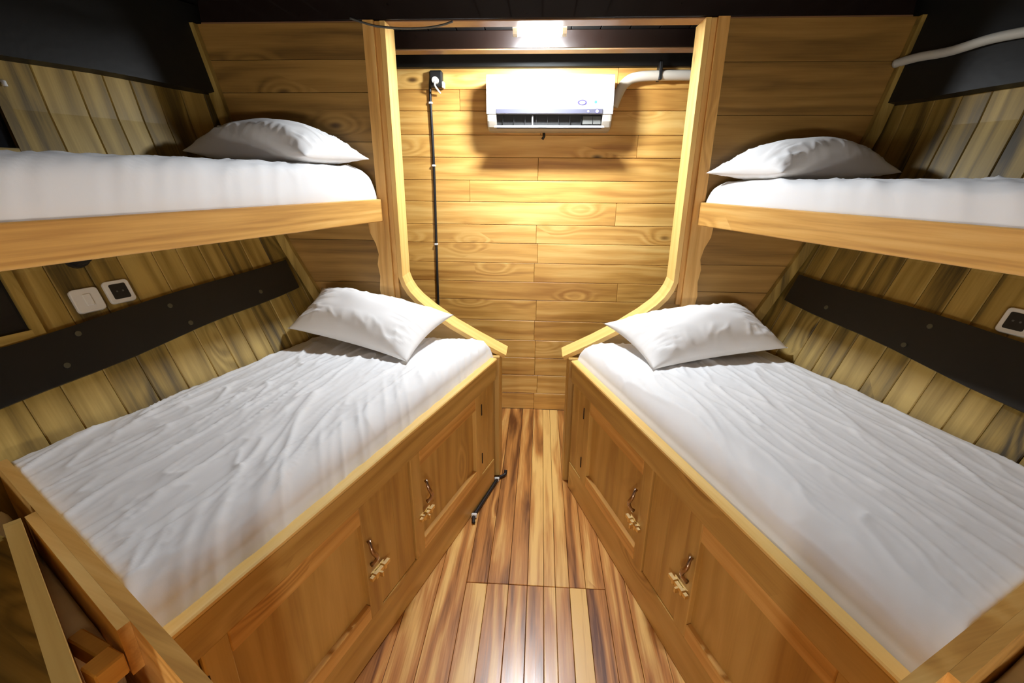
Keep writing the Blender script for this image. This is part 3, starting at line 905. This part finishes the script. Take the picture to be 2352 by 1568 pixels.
ceiling_lamp(-.012, 2.555, 'lit lamp under the ceiling between the two deck beams', M_LAMP)
def wall_lamp(x, lab):  # added to fill the cabin with light, no such source known
    """fill lamp added on the rear wall, out of view"""
    y, z = -1.36, 0.98
    t = thing('wall_lamp', (x, y, z), lab, 'lamp', 'added fill lamps')
    disc('base', (x, y, z), (0, 1, 0), .125, .03, M_LAMPB, t, 28)
    v_, f_ = [], []
    nr, na = 6, 24
    for i in range(nr):
        th = (math.pi / 2) * i / nr
        for k in range(na):
            v_.append((.11 * math.cos(th) * math.cos(2 * math.pi * k / na), .03 + .07 * math.sin(th), .11 * math.cos(th) * math.sin(2 * math.pi * k / na)))
    v_.append((0, .10, 0))
    for i in range(nr - 1):
        for k in range(na):
            f_.append([i * na + k, i * na + (k + 1) % na, (i + 1) * na + (k + 1) % na, (i + 1) * na + k])
    for k in range(na): f_.append([(nr - 1) * na + k, (nr - 1) * na + (k + 1) % na, nr * na])
    raw('globe', v_, f_, M_FILL, t, Matrix.Translation((x, y, z)), None, True)
    return t
wall_lamp(-.45, 'added opal fill lamp on the rear wall, left of the aisle')
wall_lamp(.45, 'added opal fill lamp on the rear wall, right of the aisle')

# ================================================================== CABLES AND FITTINGS
t = thing('wall_cable', (-.68, D - .01, 1.2), 'black cable running down the end wall with white clips', 'cable')
tube('cable', spline([(-.664, D - .012, 2.245), (-.672, D - .014, 2.2), (-.678, D - .012, 2.09), (-.676, D - .008, 1.715), (-.683, D - .008, 1.219), (-.689, D - .008, .825), (-.69, D - .008, .3), (-.69, D - .008, .02)]), .0085, M_CABLE, t)
for z in (2.075, 1.715, 1.219, .70):
    p = (interp(z, [.825, 1.219, 1.715, 2.09], [-.689, -.683, -.676, -.678]), D - .012, z)
    fbox('clip', M_CLIP, 0, p[0] - .011, p[0] + .011, D - .021, D, z - .006, z + .006, t, bev=.002)
t = thing('power_socket', (-.63, D, 2.19), 'black power socket with white plug high on the end wall', 'socket')
fbox('box', M_DARK, 0, -.672, -.595, D - .05, D, 2.155, 2.245, t, grain='z', bev=.008)
disc('plug', (-.632, D - .05, 2.188), (0, -1, 0), .019, .026, M_SOCK, t, 16)
fbox('plug_side', M_CLIP, 0, -.597, -.583, D - .055, D - .01, 2.150, 2.185, t, grain='z', bev=.004)
tube('plug_lead', spline([(-.632, D - .075, 2.18), (-.633, D - .08, 2.16), (-.622, D - .06, 2.140), (-.612, D - .03, 2.125)]), .006, M_CLIP, t)

tag(tube('hanging_wire', spline([(-.83, B - .02, 2.292), (-.755, B - .03, 2.268), (-.70, B - .025, 2.258), (-.60, B - .02, 2.252), (-.50, B - .015, 2.255), (-.43, B - .01, 2.266), (-.385, B - .005, 2.28)]), .0045, M_GREYP),
    'thin dark wire sagging below the deck beam at upper left', 'wire')

t = thing('floor_cable', (-.22, 2.1, 0), 'short black cable lying at the foot of the left berth, two white clips', 'cable')
tube('cable', spline([(-.150, 2.335, .03), (-.155, 2.315, .012), (-.190, 2.275, .012), (-.222, 2.17, .011), (-.252, 2.07, .011), (-.283, 1.965, .011), (-.284, 1.93, .011), (-.280, 1.905, .010)]), .009, M_CABLE, t)
for p in ((-.196, 2.268), (-.284, 1.955)):
    fbox('clip', M_CLIP, 0, p[0] - .014, p[0] + .014, p[1] - .008, p[1] + .008, .001, .024, t, bev=.003)

def plate(s, u, z, name, label, dark):
    p, n = hull_at(s, u, z, .0)
    eu, ev, ez, o = frame_axes(s)
    a = eu * s
    b = n.cross(a)
    mw = Matrix((a, b, n)).transposed().to_4x4(); mw.translation = p
    t = thing(name, p, label, 'switch' if not dark else 'socket')
    def bx(nm, w, h_, d0, d1, mat, bev, dx=0, dy=0):
        bm = bmesh.new(); bmesh.ops.create_cube(bm, size=1.0)
        for v in bm.verts: v.co = Vector((v.co.x * w + dx, v.co.y * h_ + dy, (d0 + d1) / 2 + v.co.z * (d1 - d0)))
        ve = [e for e in bm.edges if abs(e.verts[0].co.z - e.verts[1].co.z) > .5 * (d1 - d0)]
        bmesh.ops.bevel(bm, geom=ve, offset=bev, segments=3, profile=.5, affect='EDGES')
        top = [e for e in bm.edges if e.verts[0].co.z > d1 - 1e-5 and e.verts[1].co.z > d1 - 1e-5]
        bmesh.ops.bevel(bm, geom=top, offset=min(.003, (d1 - d0) * .4), segments=2, profile=.5, affect='EDGES')
        me = bpy.data.meshes.new(nm); bm.to_mesh(me); bm.free()
        return make(nm, me, mat, t, mw)
    bx('plate', .084, .084, 0, .012, M_SOCK, .012)
    if dark:
        bx('face', .054, .056, .012, .0135, M_DARK, .005)
        for dx in (-.0095, .0095):
            bx('pin_hole', .006, .006, .0135, .0142, M_GREYP, .002, dx)
    else:
        bx('rocker', .022, .040, .012, .016, M_SOCK, .002)
    return t
plate(-1, 1.243, 1.235, 'light_switch', 'white light switch on the hull above the black stringer', False)
plate(-1, 1.140, 1.243, 'hull_socket', 'white rimmed black socket beside the light switch', True)
plate(1, 1.215, 1.226, 'hull_socket', 'white rimmed black socket on the right hull at the picture edge', True)

# black reading lamp peeking out below the left upper rail
p, n = hull_at(-1, 1.212, 1.372, 0)
t = thing('reading_lamp', p, 'black reading lamp on the left hull just below the upper rail', 'lamp')
disc('mount', p, n, .036, .02, M_DARK, t, 18)
disc('head', p + n * .02, n, .030, .035, M_DARK, t, 18)

# pale pipe under the right deck edge
pp = []
for u, z in ((.41, 2.098), (.5, 2.104), (.62, 2.10), (.75, 2.112), (.9, 2.108), (1.1, 2.115)):
    q, n = hull_at(1, u, z, .062); pp.append(q)
tag(tube('hull_pipe', spline(pp), .017, M_PIPE, None, 10), 'pale grey pipe along the black upper hull on the right', 'pipe')

# small white hook at the left picture edge
p, n = hull_at(-1, 1.19, 1.925, 0)
tag(tube('coat_hook', [p, p + n * .02, p + n * .032 + Vector((0, 0, -.004)), p + n * .036 + Vector((0, 0, -.018))], .006, M_CLIP), 'small white hook on the left hull above the upper mattress', 'hook')

# ---- porthole windows in the left hull
def window(num, s, u0, u1, z0, z1, label):
    def quad(a, b, c, d, t0, t1):
        vs_ = []
        for tt in (t0, t1):
            for (u, z) in ((a, c), (b, c), (b, d), (a, d)):
                vs_.append(hull_at(s, u, z, tt)[0])
        return vs_
    FS = [[0, 1, 2, 3], [4, 5, 6, 7]] + [[k, (k + 1) % 4, 4 + (k + 1) % 4, 4 + k] for k in range(4)]
    w = raw('window_%d' % num, quad(u0, u1, z0, z1, .002, .006), FS, M_GLASS)
    tag(w, label, None, kind='structure')
    f = .028
    for nm, a, b, c, d, g in (('frame_stile', u0 - f, u0, z0 - f, z1 + f, 1), ('frame_stile', u1, u1 + f, z0 - f, z1 + f, 1),
                              ('frame_rail', u0, u1, z0 - f, z0, 0), ('frame_rail', u0, u1, z1, z1 + f, 0)):
        q = quad(a, b, c, d, .001, .022)
        gg = [((z_.z if g else i * .1), (i * .02), 0) for i, z_ in enumerate(q)]
        raw(nm, q, FS, M_HULL, w, None, gg)
    return w
window(1, -1, 1.425, 1.80, 1.180, 1.42, 'dark night window in the left hull beside the light switch')
window(2, -1, 1.225, 1.60, 1.72, 1.96, 'dark night window in the left hull above the upper mattress')
